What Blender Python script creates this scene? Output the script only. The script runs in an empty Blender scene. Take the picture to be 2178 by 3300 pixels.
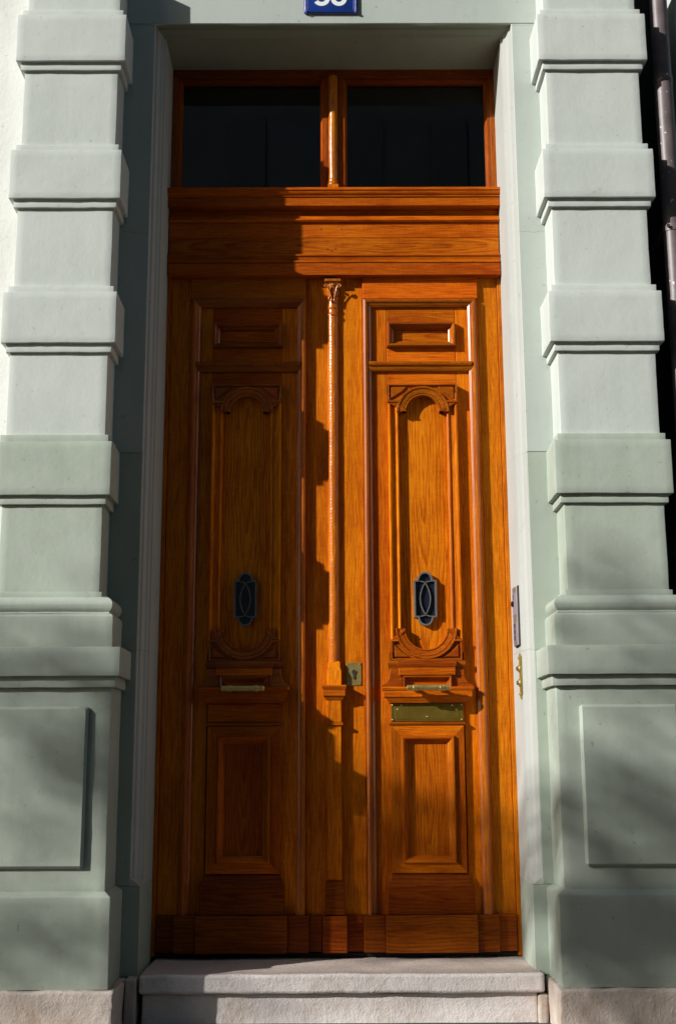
import bpy, bmesh, math, random
from mathutils import Vector, Matrix, noise
R = math.radians
random.seed(7)
sc = bpy.context.scene
col = sc.collection

# ------------------------------------------------------------------ camera
cam_d = bpy.data.cameras.new('camera')
cam_d.sensor_fit = 'VERTICAL'; cam_d.sensor_height = 36.0; cam_d.sensor_width = 36.0
cam_d.lens = 42.451; cam_d.clip_start = 0.05; cam_d.clip_end = 500
cam = bpy.data.objects.new('camera', cam_d); col.objects.link(cam)
fw = Vector((0.0041849, 0.97962665, 0.20078376)); rt = Vector((0.99998572, -0.00343257, -0.00409499)); up = Vector((0.00332235, -0.20079803, 0.97962703))
m = Matrix((rt, up, -fw)).transposed().to_4x4(); m.translation = Vector((-0.008, -4.6, 0.6835))
cam.matrix_world = m
sc.camera = cam

# ------------------------------------------------------------------ light
SUN = Vector((1.75, 1.0, -0.918)).normalized()          # the way the light travels
world = bpy.data.worlds.new('World'); sc.world = world; world.use_nodes = True
wn = world.node_tree.nodes; wl = world.node_tree.links
sky = wn.new('ShaderNodeTexSky'); sky.sky_type = 'NISHITA'; sky.sun_disc = False
sky.sun_elevation = math.asin(-SUN.z); sky.sun_rotation = math.atan2(-SUN.x, -SUN.y)
bg = wn['Background']; wl.new(sky.outputs[0], bg.inputs[0]); bg.inputs[1].default_value = 0.075
sun_d = bpy.data.lights.new('sun', 'SUN'); sun_d.energy = 5.0; sun_d.angle = R(0.53); sun_d.color = (1.0, 0.972, 0.925)
sun = bpy.data.objects.new('sun', sun_d); col.objects.link(sun)
sun.rotation_euler = SUN.to_track_quat('-Z', 'Y').to_euler(); sun.location = (-17, -10, 9.2)
sc.view_settings.view_transform = 'Standard'; sc.view_settings.look = 'None'
sc.view_settings.gamma = 1; sc.view_settings.exposure = 0.2
sc.render.engine = 'CYCLES'
sc.cycles.max_bounces = 6; sc.cycles.diffuse_bounces = 2; sc.cycles.use_denoising = True

# ------------------------------------------------------------------ helpers
WL = {}
def tag(o, label=None, cat=None, group=None, kind=None):
    if label: o['label'] = label
    if cat: o['category'] = cat
    if group: o['group'] = group
    if kind: o['kind'] = kind
    return o
def empty(name, loc, label, cat, group=None):
    o = bpy.data.objects.new(name, None); col.objects.link(o); o.location = loc; o.empty_display_size = .1
    WL[o] = Vector(loc); return tag(o, label, cat, group)
def add(name, bm, mat, parent=None, ang=35, recalc=True):
    if recalc: bmesh.ops.recalc_face_normals(bm, faces=bm.faces[:])
    lo = Vector((1e9,)*3); hi = -lo
    for v in bm.verts:
        for i in range(3):
            lo[i] = min(lo[i], v.co[i]); hi[i] = max(hi[i], v.co[i])
    c = (lo + hi)/2
    bmesh.ops.translate(bm, verts=bm.verts[:], vec=-c)
    me = bpy.data.meshes.new(name); bm.to_mesh(me); bm.free()
    me.shade_smooth(); me.set_sharp_from_angle(angle=R(ang))
    for mm in (mat if isinstance(mat, (list, tuple)) else [mat]): me.materials.append(mm)
    o = bpy.data.objects.new(name, me); col.objects.link(o)
    if parent is not None:
        o.parent = parent; o.location = c - WL[parent]
    else: o.location = c
    WL[o] = c
    return o
def sharp_bevel(bm, w, seg=2):
    if w <= 0: return
    bm.normal_update()
    es = [e for e in bm.edges if len(e.link_faces) == 2 and e.calc_face_angle(0) > R(25)]
    bmesh.ops.bevel(bm, geom=es, offset=w, segments=seg, profile=.5, affect='EDGES', clamp_overlap=True)
def loft_bm(secs, yback):
    """secs: list of (z, x0, x1, yfront), bottom to top"""
    bm = bmesh.new(); rings = []
    for z, x0, x1, yf in secs:
        rings.append([bm.verts.new(p) for p in ((x0, yback, z), (x0, yf, z), (x1, yf, z), (x1, yback, z))])
    for a, b in zip(rings, rings[1:]):
        for i in range(4):
            j = (i+1) % 4; bm.faces.new((a[i], a[j], b[j], b[i]))
    bm.faces.new(rings[0]); bm.faces.new(rings[-1])
    return bm
def box_bm(x0, x1, y0, y1, z0, z1, bev=0.0015, seg=1):
    x0, x1 = min(x0, x1), max(x0, x1)
    bm = loft_bm([(z0, x0, x1, y0), (z1, x0, x1, y0)], y1)
    bmesh.ops.recalc_face_normals(bm, faces=bm.faces[:]); sharp_bevel(bm, bev, seg); return bm
def prism_bm(pts, y0, y1, bev=0.0):
    """outline in x,z ; front y0, back y1"""
    bm = bmesh.new()
    a = [bm.verts.new((x, y0, z)) for x, z in pts]; b = [bm.verts.new((x, y1, z)) for x, z in pts]
    n = len(pts)
    for i in range(n):
        j = (i+1) % n; bm.faces.new((a[i], a[j], b[j], b[i]))
    bm.faces.new(a); bm.faces.new(b)
    bmesh.ops.recalc_face_normals(bm, faces=bm.faces[:])
    if bev: sharp_bevel(bm, bev, 1)
    return bm
def bar_x_bm(x0, x1, prof):
    """closed profile of (y,z) run along x"""
    bm = bmesh.new()
    a = [bm.verts.new((x0, y, z)) for y, z in prof]; b = [bm.verts.new((x1, y, z)) for y, z in prof]
    n = len(prof)
    for i in range(n):
        j = (i+1) % n; bm.faces.new((a[i], a[j], b[j], b[i]))
    bm.faces.new(a); bm.faces.new(b); return bm
def bar_z_bm(z0, z1, prof):
    bm = bmesh.new()
    a = [bm.verts.new((x, y, z0)) for x, y in prof]; b = [bm.verts.new((x, y, z1)) for x, y in prof]
    n = len(prof)
    for i in range(n):
        j = (i+1) % n; bm.faces.new((a[i], a[j], b[j], b[i]))
    bm.faces.new(a); bm.faces.new(b); return bm
def mitre(name, parent, x0, x1, z0, z1, prof, mv, mh, sides='LRTB', tmat=None):
    """mitred frame: prof = [(inset, y)] from the outside in; each bar its own piece"""
    for s in sides:
        bm = bmesh.new(); A = []; B = []
        for d, y in prof:
            if s == 'T': p, q = (x0+d, y, z1-d), (x1-d, y, z1-d)
            if s == 'B': p, q = (x0+d, y, z0+d), (x1-d, y, z0+d)
            if s == 'L': p, q = (x0+d, y, z0+(d if 'B' in sides else 0)), (x0+d, y, z1-(d if 'T' in sides else 0))
            if s == 'R': p, q = (x1-d, y, z0+(d if 'B' in sides else 0)), (x1-d, y, z1-(d if 'T' in sides else 0))
            A.append(bm.verts.new(p)); B.append(bm.verts.new(q))
        for i in range(len(A)-1): bm.faces.new((A[i], A[i+1], B[i+1], B[i]))
        bm.normal_update()
        if sum(f.normal.y*f.calc_area() for f in bm.faces) > 0: bmesh.ops.reverse_faces(bm, faces=bm.faces[:])
        add(name, bm, mv if s in 'LR' else mh, parent, 30, recalc=False)
def ribbon_bm(pts, w, y0, y1, closed=False):
    n = len(pts); L = []; Rr = []
    for i in range(n):
        if closed: a, b = pts[i-1], pts[(i+1) % n]
        else: a, b = pts[max(i-1, 0)], pts[min(i+1, n-1)]
        t = Vector((b[0]-a[0], b[1]-a[1])); t.normalize(); nn = Vector((-t.y, t.x))*w/2
        L.append((pts[i][0]+nn.x, pts[i][1]+nn.y)); Rr.append((pts[i][0]-nn.x, pts[i][1]-nn.y))
    bm = bmesh.new()
    v = [[bm.verts.new((p[0], y, p[1])) for p in Q] for Q, y in ((L, y1), (L, y0), (Rr, y0), (Rr, y1))]
    for i in range(n if closed else n-1):
        j = (i+1) % n
        for k in range(4): bm.faces.new((v[k][i], v[(k+1) % 4][i], v[(k+1) % 4][j], v[k][j]))
    if not closed:
        bm.faces.new([v[k][0] for k in range(4)]); bm.faces.new([v[k][-1] for k in range(4)])
    bmesh.ops.recalc_face_normals(bm, faces=bm.faces[:])
    return bm
def lathe_bm(prof, origin, axis='Z', seg=24, a0=0, a1=2*math.pi):
    """prof [(r, h)], revolved about axis through origin"""
    bm = bmesh.new(); full = abs(a1-a0-2*math.pi) < 1e-6; n = seg if full else seg+1
    rings = []
    for r, h in prof:
        ring = []
        for i in range(n):
            t = a0+(a1-a0)*i/seg; c, s = math.cos(t)*r, math.sin(t)*r
            p = {'Z': (c, s, h), 'X': (h, c, s), 'Y': (c, h, s)}[axis]
            ring.append(bm.verts.new(Vector(origin)+Vector(p)))
        rings.append(ring)
    for a, b in zip(rings, rings[1:]):
        for i in range(n if full else n-1):
            j = (i+1) % n; bm.faces.new((a[i], a[j], b[j], b[i]))
    if full:
        bm.faces.new(rings[0]); bm.faces.new(rings[-1])
    return bm
def join(*bms):
    out = bmesh.new()
    for b in bms:
        me = bpy.data.meshes.new('tmp'); b.to_mesh(me); b.free(); out.from_mesh(me); bpy.data.meshes.remove(me)
    return out
def grid_cut(bm, size, amp, fr=9.0, seed=0.0, amp2=0.0, fr2=40):
    """cut a solid into a grid and make it uneven, as hand-laid plaster or dressed stone is"""
    for ax in range(3):
        lo = min(v.co[ax] for v in bm.verts); hi = max(v.co[ax] for v in bm.verts)
        n = int((hi-lo)/size)
        for i in range(1, n+1):
            no = Vector((0, 0, 0)); no[ax] = 1; p = Vector((0, 0, 0)); p[ax] = lo+(hi-lo)*i/(n+1)
            bmesh.ops.bisect_plane(bm, geom=bm.verts[:]+bm.edges[:]+bm.faces[:], dist=1e-6, plane_co=p, plane_no=no)
    so = Vector((seed*3.1, seed*1.7, seed))
    for v in bm.verts:
        q = v.co.copy()
        v.co += noise.noise_vector(q*fr+so)*amp
        if amp2: v.co += noise.noise_vector(q*fr2+so)*amp2
    return bm

# ------------------------------------------------------------------ materials
def srgb(r, g, b):
    f = lambda c: ((c/255+.055)/1.055)**2.4 if c > 10 else c/255/12.92
    return (f(r), f(g), f(b), 1)
class N:
    def __init__(s, name):
        s.m = bpy.data.materials.new(name); s.m.use_nodes = True
        s.t = s.m.node_tree; s.n = s.t.nodes; s.b = s.n['Principled BSDF']
    def new(s, t, **k):
        x = s.n.new('ShaderNode'+t)
        for a, b in k.items(): setattr(x, a, b)
        return x
    def set(s, sock, v):
        if hasattr(v, 'is_linked') or isinstance(v, bpy.types.NodeSocket): s.t.links.new(v, sock)
        else: sock.default_value = v
    def math(s, op, a, b=0.0, c=None):
        x = s.new('Math', operation=op); s.set(x.inputs[0], a); s.set(x.inputs[1], b)
        if c is not None: s.set(x.inputs[2], c)
        return x.outputs[0]
    def noise(s, vec, scale, detail=2.0, rough=.5, dist=0.0):
        x = s.new('TexNoise'); s.set(x.inputs['Vector'], vec); x.inputs['Scale'].default_value = scale
        x.inputs['Detail'].default_value = detail; x.inputs['Roughness'].default_value = rough; x.inputs['Distortion'].default_value = dist
        return x.outputs['Fac']
    def ramp(s, fac, stops, interp='LINEAR'):
        x = s.new('ValToRGB'); s.set(x.inputs[0], fac); e = x.color_ramp.elements; x.color_ramp.interpolation = interp
        while len(e) > 1: e.remove(e[-1])
        e[0].position = stops[0][0]; e[0].color = stops[0][1]
        for p, c in stops[1:]:
            q = e.new(p); q.color = c
        return x.outputs[0]
    def mix(s, fac, a, b, mode='MIX'):
        x = s.new('Mix', data_type='RGBA', blend_type=mode); s.set(x.inputs[0], fac); s.set(x.inputs[6], a); s.set(x.inputs[7], b)
        return x.outputs[2]
    def bump(s, h, strength, dist):
        x = s.new('Bump'); s.set(x.inputs['Height'], h); x.inputs['Strength'].default_value = strength; x.inputs['Distance'].default_value = dist
        s.t.links.new(x.outputs[0], s.b.inputs['Normal'])
        return x
    def comb(s, x, y, z):
        c = s.new('CombineXYZ'); s.set(c.inputs[0], x); s.set(c.inputs[1], y); s.set(c.inputs[2], z); return c.outputs[0]
def wood(name, along, rings=0.0, tint=1.0, rough=.40, coat=.07, red=1.0, knob=0.0, ior=1.5):
    k = N(name); tc = k.new('TexCoord'); oi = k.new('ObjectInfo')
    sp = k.new('SeparateXYZ'); k.t.links.new(tc.outputs['Object'], sp.inputs[0])
    X, Y, Z = sp.outputs
    rnd = oi.outputs['Random']
    a, l = (X, Z) if along == 'Z' else (Z, X)
    off = k.math('MULTIPLY', rnd, 61.7)
    a2 = k.math('ADD', a, off); y2 = k.math('ADD', Y, k.math('MULTIPLY', rnd, 17.3))
    # slight waviness of the grain
    wav = k.noise(k.comb(a2, y2, k.math('MULTIPLY', l, .6)), 6.0, 2.0)
    aw = k.math('ADD', a2, k.math('MULTIPLY', k.math('SUBTRACT', wav, .5), .03))
    fine = k.noise(k.comb(aw, y2, k.math('MULTIPLY', l, .035)), 330, 2.0, .6)
    pore = k.noise(k.comb(aw, y2, k.math('MULTIPLY', l, .02)), 620, 1.0, .5)
    mid = k.noise(k.comb(aw, y2, k.math('MULTIPLY', l, .05)), 60, 3.0, .55)
    big = k.noise(k.comb(a2, y2, k.math('MULTIPLY', l, .45)), 7.0, 2.0, .5)
    fleck = k.noise(k.comb(k.math('MULTIPLY', a2, .35), y2, l), 110, 1.0, .5, 1.2)
    v = k.math('ADD', k.math('MULTIPLY', fine, .50), k.math('MULTIPLY', mid, .16))
    v = k.math('ADD', v, k.math('MULTIPLY', fleck, .10)); v = k.math('ADD', v, k.math('MULTIPLY', big, .24))
    if rings:
        # flat-sawn board: growth rings cut by a plane nearly along the trunk
        d = k.math('ADD', .012, k.math('MULTIPLY', k.math('ADD', l, k.math('MULTIPLY', k.math('SUBTRACT', rnd, .5), .3)), -.075))
        xx = k.math('ADD', a, k.math('MULTIPLY', k.math('SUBTRACT', wav, .5), .035))
        r = k.math('SQRT', k.math('ADD', k.math('POWER', xx, 2.0), k.math('POWER', d, 2.0)))
        wv = k.math('FRACT', k.math('ADD', k.math('MULTIPLY', r, rings), k.math('MULTIPLY', mid, .7)))
        line = k.ramp(wv, [(0, (0, 0, 0, 1)), (.55, (.35, .35, .35, 1)), (.9, (1, 1, 1, 1)), (1.0, (.1, .1, .1, 1))])
        v = k.math('SUBTRACT', v, k.math('MULTIPLY', k.math('SUBTRACT', line, .4), .14))
    v = k.math('SUBTRACT', v, .0)
    c = k.ramp(v, [(.26, (.17*tint, .032*tint*red, .0008*tint, 1)), (.44, (.38*tint, .092*tint*red, .0014*tint, 1)), (.56, (.56*tint, .175*tint*red, .0022*tint, 1)), (.76, (.72*tint, .28*tint*red, .004*tint, 1))])
    dk = k.ramp(pore, [(.27, (.62, .58, .55, 1)), (.38, (1, 1, 1, 1))])
    c = k.mix(1.0, c, dk, 'MULTIPLY')
    hv = k.new('HueSaturation'); k.t.links.new(c, hv.inputs['Color'])
    k.set(hv.inputs['Value'], k.math('ADD', .78, k.math('MULTIPLY', rnd, .40)))
    k.set(hv.inputs['Hue'], k.math('ADD', .494, k.math('MULTIPLY', k.math('FRACT', k.math('MULTIPLY', rnd, 7.3)), .011)))
    k.t.links.new(hv.outputs[0], k.b.inputs['Base Color'])
    k.set(k.b.inputs['Roughness'], k.math('ADD', rough, k.math('MULTIPLY', big, .16)))
    k.b.inputs['Coat Weight'].default_value = coat; k.b.inputs['Coat Roughness'].default_value = .20; k.b.inputs['Coat IOR'].default_value = ior
    k.b.inputs['Specular IOR Level'].default_value = .10
    h = k.math('ADD', k.math('MULTIPLY', fine, .6), k.math('MULTIPLY', mid, .5))
    if knob: h = k.math('ADD', h, k.math('MULTIPLY', k.noise(tc.outputs['Object'], 95, 4.0, .75), knob))
    k.bump(h, .35+.25*knob, .0012+.0014*knob)
    return k.m
WV = wood('oak_vertical', 'Z', tint=1.24, red=.86); WH = wood('oak_horizontal', 'X', tint=.96, red=.74)
WP = wood('oak_panel', 'Z', rings=82, tint=1.36, red=.94)
WPL = wood('oak_panel_lower', 'Z', rings=105, tint=.88, red=.78)
WPH = wood('oak_panel_horizontal', 'X', rings=90, tint=.92, red=.72)
WC = wood('oak_column', 'Z', tint=1.0, rough=.34, coat=.8, red=.95, knob=.7, ior=1.6)
WK = wood('oak_base', 'X', rings=80, tint=.42, red=.68, rough=.40)
WF = wood('oak_frame_upright', 'Z', tint=.62, red=.74, coat=.3); WG = wood('oak_frame_level', 'X', tint=.38, red=.60, coat=.2)  # darker, redder frame oak; lintel shade is also put into these tints
WL_ = wood('oak_lower', 'Z', tint=.82, red=.74)
WM = wood('oak_moulding', 'Z', tint=.92, rough=.32, coat=.85, red=.80, knob=.8, ior=1.6)
WMH = wood('oak_moulding_level', 'X', tint=.66, rough=.36, coat=.40, red=.76, knob=.6)
WD = wood('oak_carved', 'X', tint=.70, rough=.32, coat=.6, red=.74, knob=.8)

def stucco(name, c1, c2, bumpk=1.0, cracks=()):
    k = N(name); tc = k.new('TexCoord'); gm = k.new('NewGeometry'); P = gm.outputs['Position']
    n1 = k.noise(P, 3.2, 4.0, .6); n2 = k.noise(P, 26, 3.0, .6); n3 = k.noise(P, 170, 3.0, .65)
    sp = k.new('SeparateXYZ'); k.t.links.new(P, sp.inputs[0])
    drip = k.noise(k.comb(k.math('MULTIPLY', sp.outputs[0], 9.0), sp.outputs[1], k.math('MULTIPLY', sp.outputs[2], .7)), 3.0, 3.0, .6)
    f = k.math('ADD', k.math('MULTIPLY', n1, .6), k.math('ADD', k.math('MULTIPLY', n2, .2), k.math('MULTIPLY', drip, .25)))
    c = k.ramp(f, [(.36, c2), (.60, c1)])
    # small scuffs and knocks
    sp2 = k.ramp(k.noise(P, 52, 2.0, .5), [(.24, (.72, .71, .66, 1)), (.30, (1, 1, 1, 1))])
    c = k.mix(.8, c, sp2, 'MULTIPLY')
    for z in cracks:
        d = k.math('ABSOLUTE', k.math('SUBTRACT', k.math('ADD', sp.outputs[2], k.math('MULTIPLY', k.math('SUBTRACT', n2, .5), .02)), z))
        lm = k.math('MULTIPLY', k.math('LESS_THAN', d, .0011), .45)
        c = k.mix(lm, c, (c2[0]*.35, c2[1]*.35, c2[2]*.35, 1))
    k.t.links.new(c, k.b.inputs['Base Color'])
    k.b.inputs['Roughness'].default_value = .72; k.b.inputs['Specular IOR Level'].default_value = .25
    h = k.math('ADD', k.math('MULTIPLY', n3, .5), k.math('ADD', k.math('MULTIPLY', n2, 1.1), k.math('MULTIPLY', k.noise(P, 70, 2.0), .7)))
    k.bump(h, .26*bumpk, .0022)
    return k.m
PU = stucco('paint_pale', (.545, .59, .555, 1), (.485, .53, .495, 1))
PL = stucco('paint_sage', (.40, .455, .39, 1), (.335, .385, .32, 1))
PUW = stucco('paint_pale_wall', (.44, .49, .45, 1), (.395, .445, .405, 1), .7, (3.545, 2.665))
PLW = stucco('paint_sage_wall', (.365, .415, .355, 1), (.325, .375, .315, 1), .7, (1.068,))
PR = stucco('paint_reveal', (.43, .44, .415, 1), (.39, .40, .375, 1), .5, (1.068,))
PS = stucco('paint_soffit_shaded', (.27, .28, .20, 1), (.235, .245, .175, 1), .5)  # soffit paint darkened: shade under the head is put into the colour
PW = stucco('render_cream', (.73, .745, .71, 1), (.67, .685, .645, 1), 2.4)

def stone(name, c1, c2, c3, scale=1.0, tread=None):
    k = N(name); gm = k.new('NewGeometry'); P = gm.outputs['Position']
    n1 = k.noise(P, 5*scale, 4.0, .6); n2 = k.noise(P, 45*scale, 4.0, .65); n3 = k.noise(P, 150*scale, 3.0, .7)
    c = k.ramp(k.math('ADD', k.math('MULTIPLY', n1, .65), k.math('MULTIPLY', n2, .35)), [(.32, c3), (.47, c2), (.63, c1)])
    pit = k.ramp(n3, [(.30, (.62, .58, .55, 1)), (.38, (1, 1, 1, 1))])
    c = k.mix(.7, c, pit, 'MULTIPLY')
    sn = k.new('SeparateXYZ'); k.t.links.new(gm.outputs['Normal'], sn.inputs[0])
    if tread: c = k.mix(k.math('MULTIPLY', k.ramp(sn.outputs[2], [(.75, (0, 0, 0, 1)), (.97, (1, 1, 1, 1))]), k.math('ADD', .75, k.math('MULTIPLY', n2, .4))), c, tread)
    k.t.links.new(c, k.b.inputs['Base Color']); k.b.inputs['Roughness'].default_value = .85; k.b.inputs['Specular IOR Level'].default_value = .2
    # tooling marks: short upright chisel lines
    sp = k.new('SeparateXYZ'); k.t.links.new(P, sp.inputs[0])
    tool = k.noise(k.comb(sp.outputs[0], k.math('MULTIPLY', sp.outputs[1], .4), k.math('MULTIPLY', sp.outputs[2], .3)), 120*scale, 2.0)
    h = k.math('ADD', k.math('MULTIPLY', n2, 1.2), k.math('ADD', n3, k.math('MULTIPLY', tool, .35)))
    k.bump(h, .42, .006)
    return k.m
ST = stone('limestone', (.86, .80, .775, 1), (.79, .725, .695, 1), (.64, .55, .48, 1), tread=(.52, .435, .385, 1))
SP = stone('plinth_limestone', (.60, .53, .48, 1), (.52, .44, .38, 1), (.42, .32, .24, 1), .8)
PV = stone('paving', (.075, .070, .066, 1), (.058, .054, .051, 1), (.042, .038, .036, 1), 1.2)

AS = stone('asphalt', (.050, .050, .052, 1), (.042, .042, .044, 1), (.033, .033, .035, 1), 1.5)

def simple(name, c, rough=.5, metal=0.0, spec=.5, noise_amt=0.0, scale=30.0, bumpk=0.0):
    k = N(name); k.b.inputs['Base Color'].default_value = c; k.b.inputs['Roughness'].default_value = rough
    k.b.inputs['Metallic'].default_value = metal; k.b.inputs['Specular IOR Level'].default_value = spec
    if noise_amt:
        tc = k.new('TexCoord'); n = k.noise(tc.outputs['Object'], scale, 4.0, .6)
        d = 1-noise_amt
        k.t.links.new(k.ramp(n, [(.3, (c[0]*d, c[1]*d, c[2]*d, 1)), (.65, c)]), k.b.inputs['Base Color'])
        k.set(k.b.inputs['Roughness'], k.math('ADD', rough-.08, k.math('MULTIPLY', n, .2)))
        if bumpk: k.bump(n, bumpk, .004)
    return k.m
BRASS = simple('brass', (.78, .60, .20, 1), .30, .85, .5, .2, 60)
BRASS_LOCK = simple('brass_lock', (.40, .31, .10, 1), .34, .5, .5, .3, 40)
BRASS_OLD = simple('brass_tarnished', (.30, .20, .030, 1), .34, .7, .5, .25, 25)
STEEL = simple('steel', (.55, .55, .56, 1), .25, 1.0, .5, .15, 40)
IRON = simple('iron_grille', (.17, .165, .16, 1), .42, .2, .5, .3, 90, .3)
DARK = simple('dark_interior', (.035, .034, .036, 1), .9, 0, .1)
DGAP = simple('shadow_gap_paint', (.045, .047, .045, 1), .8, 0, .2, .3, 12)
BLACK = simple('near_black', (.012, .011, .010, 1), .7, 0, .3)
def pipe_mat():
    k = N('pipe_brown_paint'); tc = k.new('TexCoord'); P = tc.outputs['Object']
    n = k.noise(P, 14, 4.0, .6); sp = k.noise(P, 75, 1.0, .4)
    c = k.ramp(n, [(.3, (.095, .075, .078, 1)), (.65, (.150, .118, .120, 1))])
    c = k.mix(k.ramp(sp, [(.735, (0, 0, 0, 1)), (.75, (1, 1, 1, 1))]), c, (.55, .54, .53, 1))
    k.t.links.new(c, k.b.inputs['Base Color']); k.b.inputs['Roughness'].default_value = .46; k.bump(n, .2, .004)
    return k.m
PIPE = pipe_mat()
PIPE_OLD = simple('pipe_brown_paint', (.150, .118, .118, 1), .48, 0, .4, .35, 14, .25)
BLUE = simple('enamel_blue', (.012, .045, .26, 1), .16, 0, .6, .25, 20)
BLUE_RIM = simple('enamel_rim', (.16, .18, .50, 1), .25, 0, .6, .3, 60)
WHITE = simple('enamel_white', (.85, .85, .84, 1), .2, 0, .5)
ALU = simple('intercom_aluminium', (.25, .22, .225, 1), .38, .4, .5, .12, 30)
LENS = simple('camera_lens', (.01, .01, .012, 1), .08, 0, .7)
PAPER = simple('name_label', (.24, .205, .24, 1), .5, 0, .3)
INK = simple('label_ink', (.05, .04, .07, 1), .6)
BARK = simple('bark', (.10, .075, .055, 1), .9, 0, .2, .4, 25)
LEAF = simple('leaf', (.09, .11, .03, 1), .6, 0, .3, .4, 3)
OPP = simple('opposite_render', (.32, .31, .30, 1), .85, 0, .2, .2, 1.5)
OPPT = simple('opposite_trim', (.62, .61, .60, 1), .8, 0, .2, .2, 3)
SHUT = simple('opposite_shutter', (.27, .27, .265, 1), .6, 0, .3, .2, 5)
GLS = simple('opposite_glass', (.27, .27, .265, 1), .35, 0, .6)
def pane_mat():
    k = N('window_glass'); out = k.n['Material Output']
    tr = k.new('BsdfTransparent'); tr.inputs[0].default_value = (.82, .84, .83, 1)
    gl = k.new('BsdfGlossy'); gl.inputs['Roughness'].default_value = .012; gl.inputs[0].default_value = (.9, .92, .95, 1)
    fr = k.new('Fresnel'); fr.inputs[0].default_value = 1.5
    mx = k.new('MixShader'); k.t.links.new(fr.outputs[0], mx.inputs[0]); k.t.links.new(tr.outputs[0], mx.inputs[1]); k.t.links.new(gl.outputs[0], mx.inputs[2])
    k.t.links.new(mx.outputs[0], out.inputs[0])
    return k.m
PANE = pane_mat()
def reeded():
    k = N('reeded_glass'); k.b.inputs['Base Color'].default_value = (.012, .015, .028, 1); k.b.inputs['Roughness'].default_value = .08
    k.b.inputs['Specular IOR Level'].default_value = .55
    tc = k.new('TexCoord'); sp = k.new('SeparateXYZ'); k.t.links.new(tc.outputs['Object'], sp.inputs[0])
    h = k.math('SINE', k.math('MULTIPLY', sp.outputs[0], 620)); k.bump(h, .22, .0012)
    return k.m
REED = reeded()

# ================================================================== SETTING
YF = -.28          # wall face; the door's boards stand at y = 0
GZ = -.172
bm = bmesh.new(); bmesh.ops.create_grid(bm, x_segments=2, y_segments=2, size=90)
bmesh.ops.translate(bm, verts=bm.verts[:], vec=(0, 0, GZ-.13))
tag(add('street', bm, AS), kind='structure')
tag(add('pavement', loft_bm([(GZ-.20, -60, 60, -2.3), (GZ-.006, -60, 60, -2.3)], 3.0), PV), kind='structure')

# ------------------------------------------------------------------ facade
fac = empty('house_facade', (0, YF, GZ), 'pale green painted house front framing the tall oak double door', 'facade')
OX, OT = .671, 3.522        # half width and top of the opening
MX, MT = .7065, 3.554       # outer edge of the moulding cut round it
def wall_piece(name, x0, x1, z0, z1, mat, y0=YF, y1=.10, cut=.09, amp=.0012):
    bm = loft_bm([(z0, x0, x1, y0), (z1, x0, x1, y0)], y1)
    bmesh.ops.recalc_face_normals(bm, faces=bm.faces[:]); sharp_bevel(bm, .003, 1)
    grid_cut(bm, cut, amp, 7, x0)
    return add(name, bm, mat, fac)
ZP = 1.793
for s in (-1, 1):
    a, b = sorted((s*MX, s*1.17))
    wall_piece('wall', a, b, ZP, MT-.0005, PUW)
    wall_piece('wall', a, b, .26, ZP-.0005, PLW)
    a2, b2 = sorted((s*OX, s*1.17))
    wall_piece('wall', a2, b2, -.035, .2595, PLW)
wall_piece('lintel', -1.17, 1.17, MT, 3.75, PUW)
def reveal(s):
    # stepped moulding and straight reveal, one upright sweep
    prof = [(MX, YF+.004), (MX-.001, YF+.022), (MX-.009, YF+.026), (MX-.011, YF+.032), (MX-.017, YF+.042), (MX-.026, YF+.048), (MX-.028, YF+.056), (OX, YF+.060), (OX, .06)]
    back = [(MX+.004, .06), (MX+.004, YF+.004)]
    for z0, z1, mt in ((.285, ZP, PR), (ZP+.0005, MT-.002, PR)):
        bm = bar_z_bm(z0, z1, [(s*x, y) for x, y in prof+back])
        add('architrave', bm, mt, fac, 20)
    # stop at the foot of the moulding
    bm = bmesh.new()
    lo = [bm.verts.new((s*(OX if i else OX+.002), YF+.002, .262)) for i in range(1)]
    bm.free()
    rings = []
    bm = bmesh.new()
    for z, f in ((.2605, 0.0), (.272, .45), (.285, 1.0)):
        ring = []
        for x, y in prof[:-1]:
            ring.append(bm.verts.new((s*(x if f > .9 else OX+(x-OX)*(.15+.85*f)), YF+.001+(y-YF-.001)*f, z)))
        ring.append(bm.verts.new((s*OX, .06, z))); ring.append(bm.verts.new((s*(MX+.004), .06, z))); ring.append(bm.verts.new((s*(MX+.004), YF+.001, z)))
        rings.append(ring)
    for A, B in zip(rings, rings[1:]):
        n = len(A)
        for i in range(n):
            j = (i+1) % n; bm.faces.new((A[i], A[j], B[j], B[i]))
    bm.faces.new(rings[0]); bm.faces.new(rings[-1])
    add('moulding_stop', bm, PR, fac, 20)
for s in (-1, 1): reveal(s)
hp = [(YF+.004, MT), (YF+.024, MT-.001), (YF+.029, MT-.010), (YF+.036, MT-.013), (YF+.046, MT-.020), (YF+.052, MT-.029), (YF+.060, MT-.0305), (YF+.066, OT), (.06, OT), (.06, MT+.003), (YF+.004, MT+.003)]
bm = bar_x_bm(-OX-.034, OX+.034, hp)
add('head_architrave', bm, PS, fac, 20)

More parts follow.
